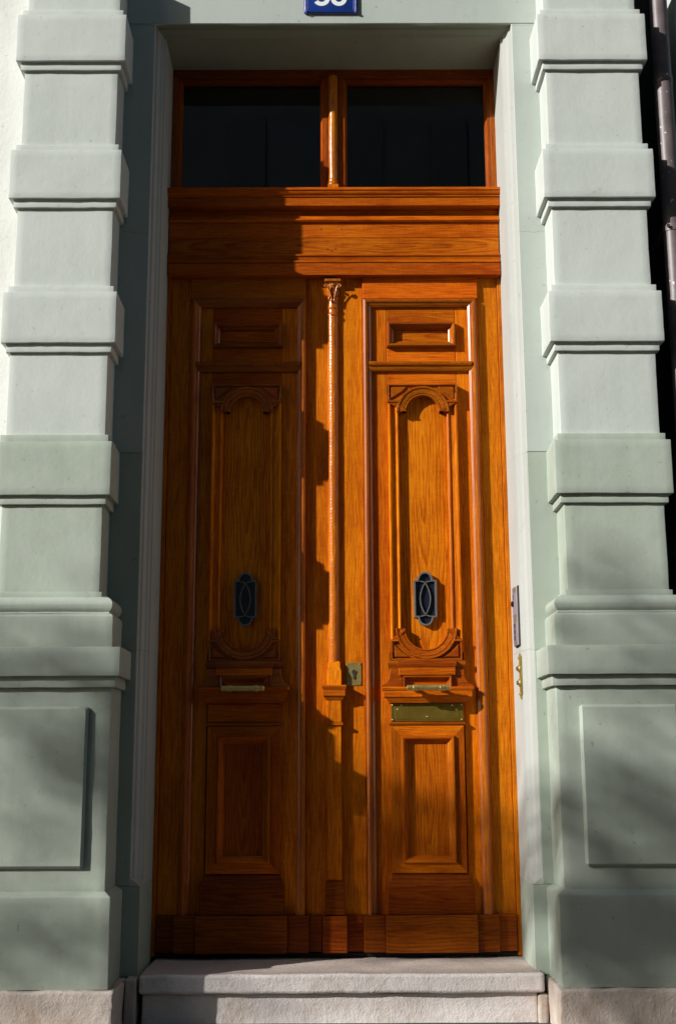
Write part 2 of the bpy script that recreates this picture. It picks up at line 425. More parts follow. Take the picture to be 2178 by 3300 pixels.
def pilaster(xc, k):
    Yb = YF+.02
    segs = [(1.24, 1.62, PL), (1.76, 2.20, PU), (2.33, 2.76, PU), (2.89, 3.32, PU), (3.45, 3.76, PU)]
    # the shaft is the pilaster itself; blocks and mouldings are its pieces
    bm = bmesh.new(); parts = []
    for i, (z0, z1, mt) in enumerate(segs):
        b = loft_bm([(z0, xc-.177, xc+.177, -.425), (z1, xc-.177, xc+.177, -.425)], Yb)
        bmesh.ops.recalc_face_normals(b, faces=b.faces[:]); sharp_bevel(b, .0022, 2); grid_cut(b, .03, .0012, 8, k+i, .0008, 45)
        for f in b.faces: f.material_index = 0 if mt is PL else 1
        parts.append(b)
    root = add('pilaster', join(*parts), [PL, PU], fac)
    def piece(name, secs, mat, bev=.004, cut=.03, amp=.0012):
        b = loft_bm([(z, xc-h, xc+h, y) for z, h, y in secs], Yb)
        bmesh.ops.recalc_face_normals(b, faces=b.faces[:]); sharp_bevel(b, bev*.55, 2)
        grid_cut(b, cut, amp, 8, k+secs[0][0], .0009, 45)
        return add(name, b, mat, root)
    for i in range(4):
        zb = 1.599+.5625*i; mt = PL if i == 0 else PU
        piece('block', [(zb, .207, -.452), (zb+.1945, .207, -.452)], mt, .005)
        piece('fillet', [(zb-.031, .1905, -.4375), (zb+.001, .1905, -.4375)], mt, .003)
        piece('fillet', [(zb+.1935, .1925, -.4385), (zb+.222, .1925, -.4385)], mt, .003)
    # base of the shaft
    piece('neck_fillet', [(1.236, .187, -.432), (1.2585, .187, -.432)], PL, .003)
    tor = [(1.1785, .222, -.458)]
    for j in range(9):
        t = -math.pi/2*.55+ (math.pi/2*1.5)*j/8
        tor.append((1.2065+.031*math.sin(t)+.002, .196+.036*max(0.0, math.cos(t)), -.436-.030*max(0.0, math.cos(t))))
    piece('torus', tor, PL, 0, .04, .0015)
    piece('base_step', [(1.060, .234, -.462), (1.170, .234, -.462), (1.179, .228, -.456)], PL, .004)
    piece('base_block', [(.963, .2705, -.505), (1.0605, .2705, -.505)], PL, .005)
    piece('base_fillet', [(.926, .2535, -.487), (.964, .2535, -.487)], PL, .003)
    piece('pedestal', [(.255, .239, -.470), (.9265, .239, -.470)], PL, .004)
    pan = [(.334, .864, .170)]
    b = loft_bm([(.336, xc-.166, xc+.166, -.4885), (.862, xc-.166, xc+.166, -.4885)], -.465)
    bmesh.ops.recalc_face_normals(b, faces=b.faces[:]); sharp_bevel(b, .0085, 1); grid_cut(b, .05, .0010, 9, k+9)
    add('raised_panel', b, PL, root)
    piece('plinth', [(-.0365, .264, -.506), (.2485, .264, -.506), (.2635, .241, -.4715)], PL, .004, .04, .002)
pilaster(-.9975, 1.0); pilaster(.985, 5.0)

# upper storeys above the picture
add('upper_wall', box_bm(-9, 1.17, YF, .3, 3.751, 14, 0), PUW, fac)
# rough cream wall left of the left pilaster
bm = loft_bm([(-.03, -1.9, -1.169, YF-.004), (3.75, -1.9, -1.169, YF-.004)], .1)
grid_cut(bm, .05, .004, 12, 3, .002, 40)
add('side_wall', bm, PW, fac)
add('side_wall', loft_bm([(-.03, -6.0, -1.9005, YF-.004), (3.75, -6.0, -1.9005, YF-.004)], .1), PW, fac)
# plinth stones under the pilasters
def plinth_stone(x0, x1, yf, k, z1=-.037):
    b = loft_bm([(GZ-.03, x0, x1, yf), (z1, x0, x1, yf)], .05)
    bmesh.ops.recalc_face_normals(b, faces=b.faces[:]); sharp_bevel(b, .009, 3); grid_cut(b, .016, .004, 12, k, .0022, 55)
    return add('plinth_stone', b, SP, fac)
plinth_stone(-1.90, -.7085, -.528, 2)
plinth_stone(.7075, 1.60, -.528, 3)
plinth_stone(-.7080, -.668, -.345, 4, -.030)
plinth_stone(.6725, .7070, -.325, 6, -.088)

# ------------------------------------------------------------------ steps
def slab(name, x0, x1, y0, y1, z0, z1, label, bev, k):
    b = loft_bm([(z0, x0, x1, y0), (z1, x0, x1, y0)], y1)
    bmesh.ops.recalc_face_normals(b, faces=b.faces[:]); sharp_bevel(b, bev, 3); grid_cut(b, .013, .0030, 9, k, .0012, 60)
    o = add(name, b, ST); return tag(o, label, 'step')
slab('threshold_slab', -.660, .694, -.338, .06, -.083, -.018, 'worn pale limestone threshold slab directly under the oak doors', .012, 1)
slab('step_stone', -.652, .671, -.314, .0, GZ-.02, -.084, 'pale limestone riser stone below the threshold slab at street level', .007, 8)

# ================================================================== DOOR FRAME
fr = empty('door_frame', (0, 0, -.018), 'oak door frame with moulded transom beam and two dark panes above', 'door frame')
def wbox(name, x0, x1, y0, y1, z0, z1, mat, par, bev=.0014, seg=1): return add(name, box_bm(x0, x1, y0, y1, z0, z1, bev, seg), mat, par)
for s in (-1, 1):
    wbox('jamb', s*.6555, s*.6745, -.010, .07, -.012, 2.60, WV, fr)
wbox('head_rail', -.672, .672, -.004, .06, 3.4865, 3.530, WG, fr)
for s in (-1, 1):
    wbox('window_stile', s*.6505, s*.6735, -.004, .06, 2.94, 3.4860, WF, fr)
# inner casement frames with stepped rebates
def casement(x0, x1):
    mitre('casement_bar', fr, x0, x1, 2.945, 3.4865, [(0, .004), (.001, -.001), (.012, -.001), (.014, .006), (.018, .010), (.021, .018), (.0225, .032)], WF, WG)
casement(-.651, -.034); casement(.034, .651)
for s in (-1, 1):
    bm = box_bm(min(s*.05, s*.636), max(s*.05, s*.636), .028, .031, 2.958, 3.474, 0)
    add('pane', bm, PANE, fr)
wbox('mullion', -.0345, .0345, -.002, .06, 2.94, 3.4860, WF, fr)
def half_column(name, par, xc, z0, z1, r, mat, twist, yc=0.0, step=.006):
    nz = int((z1-z0)/step); nt = 22; bm = bmesh.new(); rows = []
    for i in range(nz+1):
        z = z0+(z1-z0)*i/nz; row = []
        for j in range(nt+1):
            t = math.pi*1.0*j/nt
            w = 1+twist*(.55+.45*min(1, max(0, (1.95-z)*3)))*(1+.5*noise.noise(Vector((z*9, 3, 1))))*math.sin(z*2*math.pi/.0125+2.0*t)+.012*math.sin(z*31+t)+.02*noise.noise(Vector((t*1.5, z*60, r*100)))
            row.append(bm.verts.new((xc+math.cos(t)*r*w, yc-math.sin(t)*r*w, z)))
        rows.append(row)
    for a, b in zip(rows, rows[1:]):
        for j in range(nt): bm.faces.new((a[j], a[j+1], b[j+1], b[j]))
    bmesh.ops.recalc_face_normals(bm, faces=bm.faces[:])
    if bm.faces[nt//2].normal.y > 0: bmesh.ops.reverse_faces(bm, faces=bm.faces[:])
    return add(name, bm, mat, par, 60, recalc=False)
half_column('mullion_column', fr, -.002, 3.02, 3.486, .0185, WC, .004, -.004)
add('column_base', lathe_bm([(.019, 2.992), (.0225, 2.994), (.0225, 3.004), (.020, 3.008), (.021, 3.016), (.019, 3.022)], (-.002, -.004, 0), 'Z', 24), WC, fr)
wbox('column_foot', -.024, .020, -.026, .0, 2.945, 2.993, WV, fr)
# transom beam: cornice, frieze, bead, fascia
def cornice(name, prof, x=.668):
    bm = bar_x_bm(-x, x, prof+[(.03, prof[-1][1]), (.03, prof[0][1])])
    return add(name, bm, WH, fr, 25)
def arc(y0, z0, y1, z1, n=5, bulge=1):
    out = []
    for i in range(n+1):
        t = math.pi/2*i/n
        if bulge > 0: out.append((y0+(y1-y0)*math.sin(t), z0+(z1-z0)*(1-math.cos(t))))
        else: out.append((y0+(y1-y0)*(1-math.cos(t)), z0+(z1-z0)*math.sin(t)))
    return out
cornice('cornice_top', [(-.066, 2.952), (-.082, 2.950), (-.085, 2.946), (-.085, 2.938)] + arc(-.081, 2.936, -.071, 2.921, 4, -1) + [(-.071, 2.915)], .6705)
cornice('cornice_fascia', [(-.066, 2.9145), (-.066, 2.878), (-.060, 2.8765)], .6695)
cornice('bed_moulding', [(-.020, 2.876), (-.020, 2.858)] + arc(-.021, 2.857, -.034, 2.838, 4, 1) + [(-.035, 2.833), (-.042, 2.832), (-.043, 2.826), (-.038, 2.8205)], .6685)
wbox('frieze', -.6675, .6675, -.028, .03, 2.682, 2.7545, WPH, fr)
wbox('frieze', -.6675, .6675, -.0283, .03, 2.7550, 2.820, WH, fr)
for x, z in ((-.052, 2.791), (.031, 2.793), (-.026, 2.706), (-.008, 2.697), (.006, 2.708), (.55, 2.812)):
    add('nail_hole', prism_bm([(x+.0026*math.cos(t), z+.0026*math.sin(t)) for t in [math.pi/4*i for i in range(8)]], -.0289, -.027), BLACK, fr)
cornice('bead_moulding', [(-.036, 2.6815), (-.042, 2.678), (-.043, 2.672), (-.038, 2.667), (-.036, 2.660), (-.036, 2.655)] + arc(-.037, 2.654, -.046, 2.642, 3, 1), .6685)
wbox('lower_fascia', -.668, .668, -.044, .03, 2.588, 2.6395, WH, fr)
wbox('gap_strip', -.655, .655, -.004, .05, -.0145, -.0005, BLACK, fr)  # near-black strip standing in for the dark gap under the doors

# ================================================================== DOOR LEAVES
def leaf(s, label):
    e = empty('door_leaf', (s*.34, 0, .0), label, 'door', 'pair of oak door leaves')
    def X(a, b): return (a, b) if s > 0 else (-b, -a)
    def B(name, x0, x1, yf, yb, z0, z1, mat, bev=.0020, par=None):
        a, b = X(x0, x1); return add(name, box_bm(a, b, yf, yb, z0, z1, bev, 1), mat, par or e)
    def M(name, x0, x1, z0, z1, prof, sides='LRTB', mv=WV, mh=WH):
        a, b = X(x0, x1)
        mitre(name, e, a, b, z0, z1, prof, mv, mh, sides)
    def L(name, secs, yb, mat, bev=.0012):
        bm = loft_bm([(z,)+X(a, b)+(y,) for z, a, b, y in secs], yb)
        bmesh.ops.recalc_face_normals(bm, faces=bm.faces[:]); sharp_bevel(bm, bev, 1)
        return add(name, bm, mat, e, 30)
    def PZ(name, pts, yf, yb, mat, bev=.001):
        return add(name, prism_bm([(s*x, z) for x, z in pts], yf, yb, bev), mat, e, 30)
    g = -.004                          # ground of the framed field
    B('meeting_stile', .0015, .1125, 0, .045, .004, 2.60, WV)
    B('hinge_stile', .5755, .6545, 0, .045, .004, 2.60, WV)
    B('top_rail', .1130, .5750, -.017, .045, 2.4975, 2.60, WH)
    B('inner_stile', .1130, .2088, g, .045, .13, 2.4970, WV)
    B('inner_stile', .4832, .5750, g, .045, .13, 2.4970, WV)
    B('rail', .2092, .4828, g-.0006, .045, 2.3960, 2.4970, WH)
    B('rail', .2092, .4828, g-.0006, .045, 2.2000, 2.2945, WH)
    B('rail', .2092, .4828, g-.0006, .045, 2.1300, 2.1995, WH)
    B('small_panel', .2092, .4828, .0035, .045, 2.2950, 2.3955, WPH)
    B('tall_panel', .2092, .4828, .003, .045, 1.0400, 2.1295, WP)
    B('rail', .2092, .4828, g-.0006, .045, .8095, 1.0395, WH)
    B('rail', .2092, .4828, g-.0006, .045, .13, .2745, WH)
    # big moulding round the field
    big = [(0, 0), (.001, -.021), (.004, -.0255), (.010, -.0282), (.016, -.0270), (.0185, -.0240), (.020, -.0215), (.0255, -.0200), (.0285, -.0178), (.030, -.0162), (.0335, -.0145), (.035, g)]
    M('field_moulding', .1128, .5672, .13, 2.4968, big, 'LRT', WM, WMH)
    # crossbar
    a, b = X(.136, .544)
    add('crossbar_moulding', bar_x_bm(a, b, [(g+.004, 2.232), (-.025, 2.2315), (-.031, 2.227), (-.032, 2.220), (-.030, 2.215), (-.024, 2.212), (-.022, 2.204), (-.019, 2.197), (-.015, 2.193), (g+.004, 2.191)]), WMH, e, 25)
    for nx in (.165, .342, .515):
        for nz, ny in ((2.487, -.0290), (2.222, -.0326)):
            nx2 = nx+random.uniform(-.012, .012)
            add('nail_head', prism_bm([(s*nx2+.0022*math.cos(t), nz+.0022*math.sin(t)) for t in [math.pi/4*i for i in range(8)]], ny, ny+.004), BLACK, e)
    # small raised frame
    sm = [(0, g+.002), (.001, -.024), (.004, -.0275), (.010, -.0275), (.0125, -.025), (.016, -.016), (.021, -.010), (.027, -.0065), (.0285, .004)]
    M('panel_moulding', .2085, .4825, 2.2930, 2.3975, sm, mv=WM, mh=WMH)
    # upright mouldings of the tall panel
    def leg(x, d):
        prof = [(0, g+.003), (.0005, -.024), (.003, -.028), (.008, -.0285), (.011, -.025), (.013, -.0185), (.022, -.0155), (.031, -.0165), (.0335, -.0205), (.038, -.0215), (.042, -.019), (.0435, .005), (.0, .005)]
        add('panel_moulding', bar_z_bm(1.08, 2.10, [(s*(x+d*q), y) for q, y in prof]), WV, e, 25)
    leg(.2088, 1); leg(.4832, -1)
    # carved arch pieces, above and below
    def arch(zc, ri, ro, ztop, ztip, sg, cx=.346, hw=.137):
        """sg=+1 arch head, -1 the same turned over"""
        n = 26
        ring = [(ri, .006), (ri, -.0265), (ri+.0015, -.0285), (ri+.0055, -.0285), (ri+.007, -.0255), (ri+.0085, -.0255), (ri+.010, -.0280), (ro-.0125, -.0305), (ro-.011, -.0285), (ro-.0095, -.0285), (ro-.008, -.0335), (ro-.001, -.0345), (ro, -.033), (ro, .006)]
        bm = bmesh.new(); rows = []
        for i in range(n+1):
            t = math.pi*i/n
            rows.append([bm.verts.new((s*(cx+math.cos(t)*r), y, zc+sg*math.sin(t)*r)) for r, y in ring])
        for A, C in zip(rows, rows[1:]):
            for i in range(len(ring)-1): bm.faces.new((A[i], A[i+1], C[i+1], C[i]))
        bm.faces.new(rows[0]); bm.faces.new(rows[-1])
        add('carved_arch', bm, WD, e, 30)
        # spandrels: sunk triangles with soft faces between the arch and its square frame
        for d in (-1, 1):
            pts = []
            for i in range(9):
                t = math.pi/2-(math.pi/2*.80)*i/8
                pts.append((cx+d*math.cos(t)*(ro-.003), zc+sg*math.sin(t)*(ro-.003)))
            pts += [(cx+d*hw, zc+sg*math.sin(math.pi/2*.2)*(ro-.003)), (cx+d*hw, ztop)]
            pts.append((cx, ztop))
            PZ('spandrel', pts, -.0225, .006, WD, 0)
            q = [(cx+d*(hw-.012), zc+sg*(ro*.50)), (cx+d*(hw-.012), ztop-sg*.012), (cx+d*.060, ztop-sg*.012), (cx+d*(ro*.74+.004), zc+sg*(ro*.74+.004))]
            PZ('spandrel_boss', q, -.0295, -.022, WD, .0035)
            zf = zc+sg*(ro*.44)
            # side fillet, foot fillet and corbel
            PZ('frame_fillet', [(cx+d*hw, zf), (cx+d*hw, ztop), (cx+d*(hw-.0065), ztop), (cx+d*(hw-.0065), zf)], -.0325, .006, WD, .0012)
            PZ('foot_fillet', [(cx+d*hw, zf-sg*.001), (cx+d*(hw+.002), zf-sg*.009), (cx+d*(ri+.030), zf-sg*.009), (cx+d*(ri+.024), zf-sg*.001)], -.035, .006, WD, .001)
            PZ('corbel', [(cx+d*(hw-.003), zf-sg*.0095), (cx+d*(ri+.018), ztip+sg*.006), (cx+d*(ri+.018), ztip), (cx+d*(ri-.001), ztip), (cx+d*(ri-.001), zc+sg*.006), (cx+d*(ri+.030), zf-sg*.0095)], -.0315, .006, WD, .0012)
        PZ('frame_fillet', [(cx-hw, ztop), (cx+hw, ztop), (cx+hw, ztop-sg*.0068), (cx-hw, ztop-sg*.0068)], -.0322, .006, WD, .0012)
    arch(2.0235, .0655, .103, 2.1365, 2.0235, 1)
    arch(1.1700, .0790, .1165, 1.0480, 1.1640, -1, .3435, .1345)
    # pedestal piece that carries the pull
    cx = .344
    L('pedestal_cap', [(1.0205, .2000, .4855, -.026), (1.0265, .1985, .4870, -.030), (1.0335, .1950, .4900, -.0345), (1.0440, .1945, .4905, -.0345), (1.0478, .1985, .4870, -.030)], g+.003, WD)
    L('pedestal_cap_centre', [(1.0215, .2350, .4510, -.043), (1.0330, .2325, .4535, -.047), (1.0445, .2325, .4535, -.047), (1.0474, .2360, .4500, -.043)], -.030, WD)
    for d in (-1, 1):
        pts = [(cx+d*.093, 1.020), (cx+d*.1385, 1.020), (cx+d*.1385, 1.008)]
        for i in range(8):
            t = math.pi/2*i/7
            pts.append((cx+d*(.1395+.032*(1-math.cos(t))), 1.002-.044*math.sin(t)))
        pts += [(cx+d*.1715, .949), (cx+d*.093, .949)]
        PZ('console', pts, -.030, g+.003, WD, .0015)
    B('pedestal_block', .2375, .4495, -.044, g+.003, .9920, 1.0203, WH)
    a_, b_ = .2520, .4355
    M('recess_moulding', a_, b_, .949, .9910, [(0, -.030), (.001, -.043), (.005, -.044), (.009, -.040), (.011, -.030), (.0165, -.028), (.0185, -.022)], 'LRT', WD, WD)
    B('recess_back', a_+.016, b_-.016, -.022, g+.003, .949, .977, WH, .0005)
    L('shelf', [(.8905, .200, .489, -.034), (.8950, .197, .4920, -.036), (.9090, .1850, .5040, -.046), (.9120, .1835, .5055, -.0475), (.9120, .1795, .5085, -.050), (.9345, .1795, .5085, -.050), (.9375, .1745, .5130, -.0535), (.9450, .1720, .5160, -.0560), (.9488, .1740, .5140, -.054)], g+.003, WH, 0)
    B('plate_rail', .2060, .4780, -.0165, g+.003, .8215, .8900, WH)
    L('ledge', [(.8075, .2030, .4800, -.022), (.8100, .1990, .4840, -.027), (.8175, .1990, .4840, -.027), (.8205, .2030, .4800, -.022)], g+.003, WD)
    # lower framed panel
    flat = [(0, g+.002), (.0008, -.0215), (.002, -.0225), (.0375, -.0225), (.0385, -.0200)]
    M('panel_frame', .2050, .4790, .2755, .8070, flat, 'LRTB', WL_, WH)
    M('panel_moulding', .2430, .4410, .3110, .7690, [(0, -.021), (.001, -.031), (.004, -.0345), (.010, -.0340), (.0145, -.029), (.0185, -.021), (.023, -.0165), (.0265, -.0155), (.0275, -.0105)], 'LRTB', WL_, WH)
    B('lower_panel', .2600, .4240, -.0105, g+.03, .3280, .7520, WPL, .0005)
    # base block and kick boards
    L('base_block', [(.1340, .1885, .4985, -.037), (.2300, .1885, .4985, -.037), (.2365, .1900, .4970, -.0365), (.2400, .1930, .4940, -.033), (.2520, .1985, .4885, -.027), (.2640, .2040, .4830, -.0235), (.2715, .2060, .4810, -.021)], g+.003, WK, .001)
    B('kick_board', .1775, .5085, -.052, .02, .0035, .1325, WK, .002)
    B('kick_block', .0990, .1770, -.037, .02, .0035, .1320, WK, .002)
    B('kick_block', .5090, .5880, -.037, .02, .0035, .1320, WK, .002)
    B('kick_block', .5885, .6535, -.017, .02, .0035, .1310, WK, .002)
    B('kick_block', .0300 if s > 0 else .0520, .0985, -.010, .02, .0035, .1310, WK, .002)
    # pull bar
    h = add('door_handle', lathe_bm([(.0092, s*.2640), (.0106, s*.2655), (.0106, s*.4215), (.0092, s*.4230)], (0, -.092, .9425), 'X', 20), BRASS, e, 40)
    for px in (.2955, .3935):
        add('handle_ring', lathe_bm([(.0104, s*px-.0100), (.0122, s*px-.0090), (.0130, s*px-.004), (.0130, s*px+.004), (.0122, s*px+.0090), (.0104, s*px+.0100)], (0, -.092, .9425), 'X', 20), BRASS, h, 40)
        add('handle_post', lathe_bm([(.0068, -.088), (.0068, -.064), (.0080, -.060), (.0110, -.056), (.0115, -.0505)], (s*px, 0, .9410), 'Y', 20), BRASS, h, 40)
    # iron peep grille
    gx, gz = .3435, 1.2845
    W2, H2, r2 = .0405, .0690, .0265
    out = [(-W2, -H2), (-r2, -H2)] + [(-r2*math.cos(t), -H2-r2*1.2*math.sin(t)) for t in [math.pi*i/14 for i in range(1, 14)]] + [(r2, -H2), (W2, -H2), (W2, H2), (r2, H2)] + [(r2*math.cos(t), H2+r2*1.2*math.sin(t)) for t in [math.pi*i/14 for i in range(1, 14)]] + [(-r2, H2), (-W2, H2)]
    out = [(s*(gx+x), gz+z) for x, z in out]
    p = add('peep_window', prism_bm(out, -.0050, .006), REED, e)
    # ribbon outline with square corners kept by short segments
    dense = []
    for i in range(len(out)):
        a, b = out[i], out[(i+1) % len(out)]
        nseg = max(1, int(math.dist(a, b)/.006))
        for q in range(nseg): dense.append((a[0]+(b[0]-a[0])*q/nseg, a[1]+(b[1]-a[1])*q/nseg))
    bmr = ribbon_bm(dense, .0068, -.0165, .005, True)
    add('grille_frame', bmr, IRON, p, 30)
    for d in (-1, 1):
        pts = [(s*(gx+d*.0195*(1-(t*t))), gz+t*.0615) for t in [-1+i/12 for i in range(25)]]
        add('grille_bar', ribbon_bm(pts, .0036, -.0140, -.006), IRON, p, 30)
        for q in (-1, 1):
            pts = [(s*(gx+d*r2*(t**1.6)), gz+q*(.0615+.0075*t)) for t in [i/8 for i in range(9)]]
            add('grille_bar', ribbon_bm(pts, .0036, -.0140, -.006), IRON, p, 30)
    return e, B, L
eL, BL, LL = leaf(-1, 'left oak door leaf in shadow with carved column along its edge')
eR, BR, LR = leaf(1, 'right sunlit oak door leaf with brass letter plate and lock')

# ---- centre column on the left leaf
cx = -.0055
half_column('column', eL, cx, 1.045, 2.475, .0212, WC, .009, 0.0, .003)
def cl(name, secs, mat=WV, bev=.001):
    bm = loft_bm([(z, cx-h, cx+h, y) for z, h, y in secs], .001)
    bmesh.ops.recalc_face_normals(bm, faces=bm.faces[:]); sharp_bevel(bm, bev, 1)
    return add(name, bm, mat, eL, 30)
cl('column_block', [(.957, .027, -.0275), (1.010, .027, -.0275), (1.024, .0225, -.0225), (1.040, .0225, -.0225), (1.047, .020, -.020)])
cl('column_bracket', [(.9025, .030, -.030), (.908, .034, -.033), (.915, .0385, -.0375), (.917, .041, -.041), (.940, .041, -.041), (.943, .0435, -.0435), (.953, .0455, -.0455), (.957, .044, -.044)], WH, 0)
cl('column_block', [(.8205, .0265, -.027), (.9025, .0265, -.027)])
cl('column_fillet', [(.807, .029, -.029), (.8095, .0325, -.033), (.817, .0325, -.033), (.820, .029, -.029)], WH, 0)
cl('lower_pilaster', [(.252, .0258, -.026), (.807, .0258, -.026)], WV)
cl('pilaster_foot', [(.1335, .0360, -.037), (.240, .0350, -.036), (.2515, .0310, -.032)], WK, .002)
cl('pilaster_foot', [(.0035, .0450, -.047), (.1300, .0450, -.047)], WK, .003)
# capital: two rings, bell, leaves and scrolls
cap = add('capital', lathe_bm([(.0215, 2.425), (.0245, 2.428), (.0245, 2.433), (.0215, 2.437), (.0212, 2.452), (.0240, 2.456), (.0240, 2.461), (.0210, 2.464), (.0200, 2.490), (.0225, 2.515), (.0270, 2.533)], (cx, 0, 0), 'Z', 24), WC, eL, 40)
add('abacus', box_bm(cx-.033, cx+.033, -.034, .0, 2.566, 2.578, .002), WC, cap)
add('capital_bell', lathe_bm([(.0215, 2.528), (.0240, 2.545), (.0285, 2.567)], (cx, 0, 0), 'Z', 20), WC, cap)
def blob(c, r, sc_=(1, 1, 1)):
    bm = bmesh.new(); bmesh.ops.create_icosphere(bm, subdivisions=2, radius=r)
    for v in bm.verts: v.co = Vector((v.co.x*sc_[0], v.co.y*sc_[1], v.co.z*sc_[2]))+Vector(c)
    return bm
def tube(pts, rad, seg=8):
    bm = bmesh.new(); rings = []
    for i, p in enumerate(pts):
        a = Vector(pts[max(i-1, 0)]); b = Vector(pts[min(i+1, len(pts)-1)]); t = (b-a).normalized()
        u = t.orthogonal().normalized(); w = t.cross(u); r = rad[i] if isinstance(rad, list) else rad
        rings.append([bm.verts.new(Vector(p)+u*math.cos(2*math.pi*j/seg)*r+w*math.sin(2*math.pi*j/seg)*r) for j in range(seg)])
    for A, C in zip(rings, rings[1:]):
        # keep the ring order steady
        k0 = min(range(seg), key=lambda q: (A[0].co-C[q].co).length)
        C[:] = C[k0:]+C[:k0]
        for j in range(seg): bm.faces.new((A[j], A[(j+1) % seg], C[(j+1) % seg], C[j]))
    bm.faces.new(rings[0]); bm.faces.new(rings[-1]); return bm
for d in (-1, 1):
    pts = [(cx+d*.006, -.024, 2.500), (cx+d*.010, -.027, 2.520), (cx+d*.016, -.031, 2.540), (cx+d*.023, -.035, 2.552)]
    for i in range(1, 15):
        t = math.pi/2-i*.52; rr = .0095*(1-i/19)
        pts.append((cx+d*(.0245+math.cos(t)*rr), -.036, 2.5455+math.sin(t)*rr))
    add('scroll', tube(pts, .0026), WC, cap, 60)
    for q in range(2):
        add('leaf', blob((cx+d*(.006+.009*q), -.0235+.004*q, 2.490+.010*q), .0055, (.8, .6, 1.9)), WC, cap, 60)
add('rosette', blob((cx, -.032, 2.552), .0055), WC, cap, 60)

# ---- fittings of the right leaf
lk = add('lock_plate', box_bm(.040, .0975, -.0035, .002, .9570, 1.0430, .0006), BRASS_LOCK, eR)
for a in (.0455, .092):
    for z in (.9635, 1.0365): add('screw', lathe_bm([(.0030, -.0034), (.0026, -.0050), (.001, -.0056)], (a, 0, z), 'Y', 10), BRASS, lk)
cyl = [(.0685+.0085*math.cos(t), 1.0085+.0085*math.sin(t)) for t in [R(-60)+R(300)*i/20 for i in range(21)]]
cyl += [(.0642, .9850+.0), (.0660, .9815), (.0710, .9815), (.0728, .9850)]
add('lock_cylinder', prism_bm(cyl, -.0075, -.003, .0006), STEEL, lk)
add('keyhole', prism_bm([(.0672, .999), (.0698, .999), (.0698, 1.0125), (.0672, 1.0125)], -.0080, -.0072), BLACK, lk)
lp = add('letter_plate', box_bm(.2065, .4768, -.0195, -.016, .8225, .8885, .0006), BRASS_OLD, eR)
add('letter_flap', box_bm(.2225, .4600, -.0208, -.019, .8300, .8745, .0009), BRASS_OLD, lp)
for a, z in ((.2125, .8285), (.4705, .8285), (.2125, .8825), (.4705, .8825), (.246, .8815), (.434, .8815), (.232, .866), (.4505, .866), (.341, .8395)):
    add('screw', lathe_bm([(.0034, -.0192), (.0030, -.0222), (.0012, -.0232)], (a, 0, z), 'Y', 10), BRASS, lp)

# ================================================================== SMALL THINGS
# house number plate
hn = empty('house_number_plate', (-.0105, YF-.002, 3.5935), 'blue enamel house number plate with white figures 38 over the door', 'sign')
px0, px1, pz0, pz1 = -.1165, .0955, 3.5935, 3.745
pl = add('plate', box_bm(px0, px1, YF-.010, YF-.0015, pz0, pz1, .004, 2), BLUE, hn)
mitre('rim', hn, px0+.003, px1-.003, pz0+.003, pz1-.003, [(0, YF-.0095), (.0012, YF-.0125), (.003, YF-.0135), (.005, YF-.0125), (.0065, YF-.0095)], BLUE_RIM, BLUE)
mitre('rim', hn, px0+.0125, px1-.0125, pz0+.0125, pz1-.0125, [(0, YF-.0098), (.001, YF-.0108), (.0025, YF-.0108), (.0035, YF-.0098)], BLUE_RIM, BLUE)
for a in (px0+.008, px1-.007):
    for z in (pz0+.007, pz1-.007):
        add('bolt', lathe_bm([(.006, YF-.009), (.0055, YF-.014), (.003, YF-.0165)], (a, 0, z), 'Y', 12), BLUE_RIM, hn)
def ell(cx_, cz, a, b, t0, t1, n): return [(cx_+a*math.cos(R(t0+(t1-t0)*i/n)), cz+b*math.sin(R(t0+(t1-t0)*i/n))) for i in range(n+1)]
zb = 3.6265; sw = .0175
lower = ell(-.0465, zb+.0305, .0240, .0225, -152, 78, 22)
upper = ell(-.0465, zb+.0740, .0205, .0190, -78, 150, 20)
add('figure', join(ribbon_bm(lower, sw, YF-.0112, YF-.0095), ribbon_bm(upper, sw, YF-.0114, YF-.0095)), WHITE, hn)
l8 = ell(.0225, zb+.0300, .0225, .0220, 0, 360, 32)[:-1]; u8 = ell(.0225, zb+.0735, .0190, .0190, 0, 360, 30)[:-1]
add('figure', join(ribbon_bm(l8, sw, YF-.0112, YF-.0095, True), ribbon_bm(u8, sw, YF-.0114, YF-.0095, True)), WHITE, hn)

# intercom on the right reveal (its face looks left, across the doorway)
ic = empty('intercom', (OX, -.195, 1.085), 'aluminium intercom panel with camera on the right reveal', 'intercom')
prof = []
bm = bmesh.new()
def rev_prism(yz, x0, x1):
    bm = bmesh.new(); a = [bm.verts.new((x0, y, z)) for y, z in yz]; b = [bm.verts.new((x1, y, z)) for y, z in yz]; n = len(yz)
    for i in range(n): bm.faces.new((a[i], a[(i+1) % n], b[(i+1) % n], b[i]))
    bm.faces.new(a); bm.faces.new(b); bmesh.ops.recalc_face_normals(bm, faces=bm.faces[:]); return bm
y0, y1, z0, z1 = -.212, -.118, 1.090, 1.302
sec = [(OX-.011-.0035*math.sin(math.pi*i/8), y0+.004+(y1-y0-.008)*i/8) for i in range(9)]
bm = bar_z_bm(z0, z1, [(OX+.001, y0+.002), (OX-.007, y0)]+sec+[(OX-.007, y1), (OX+.001, y1-.002)])
add('housing', bm, ALU, ic, 30)
add('back_plate', rev_prism([(y0-.004, z0-.004), (y1+.004, z0-.004), (y1+.004, z1+.004), (y0-.004, z1+.004)], OX-.004, OX+.001), DGAP, ic)
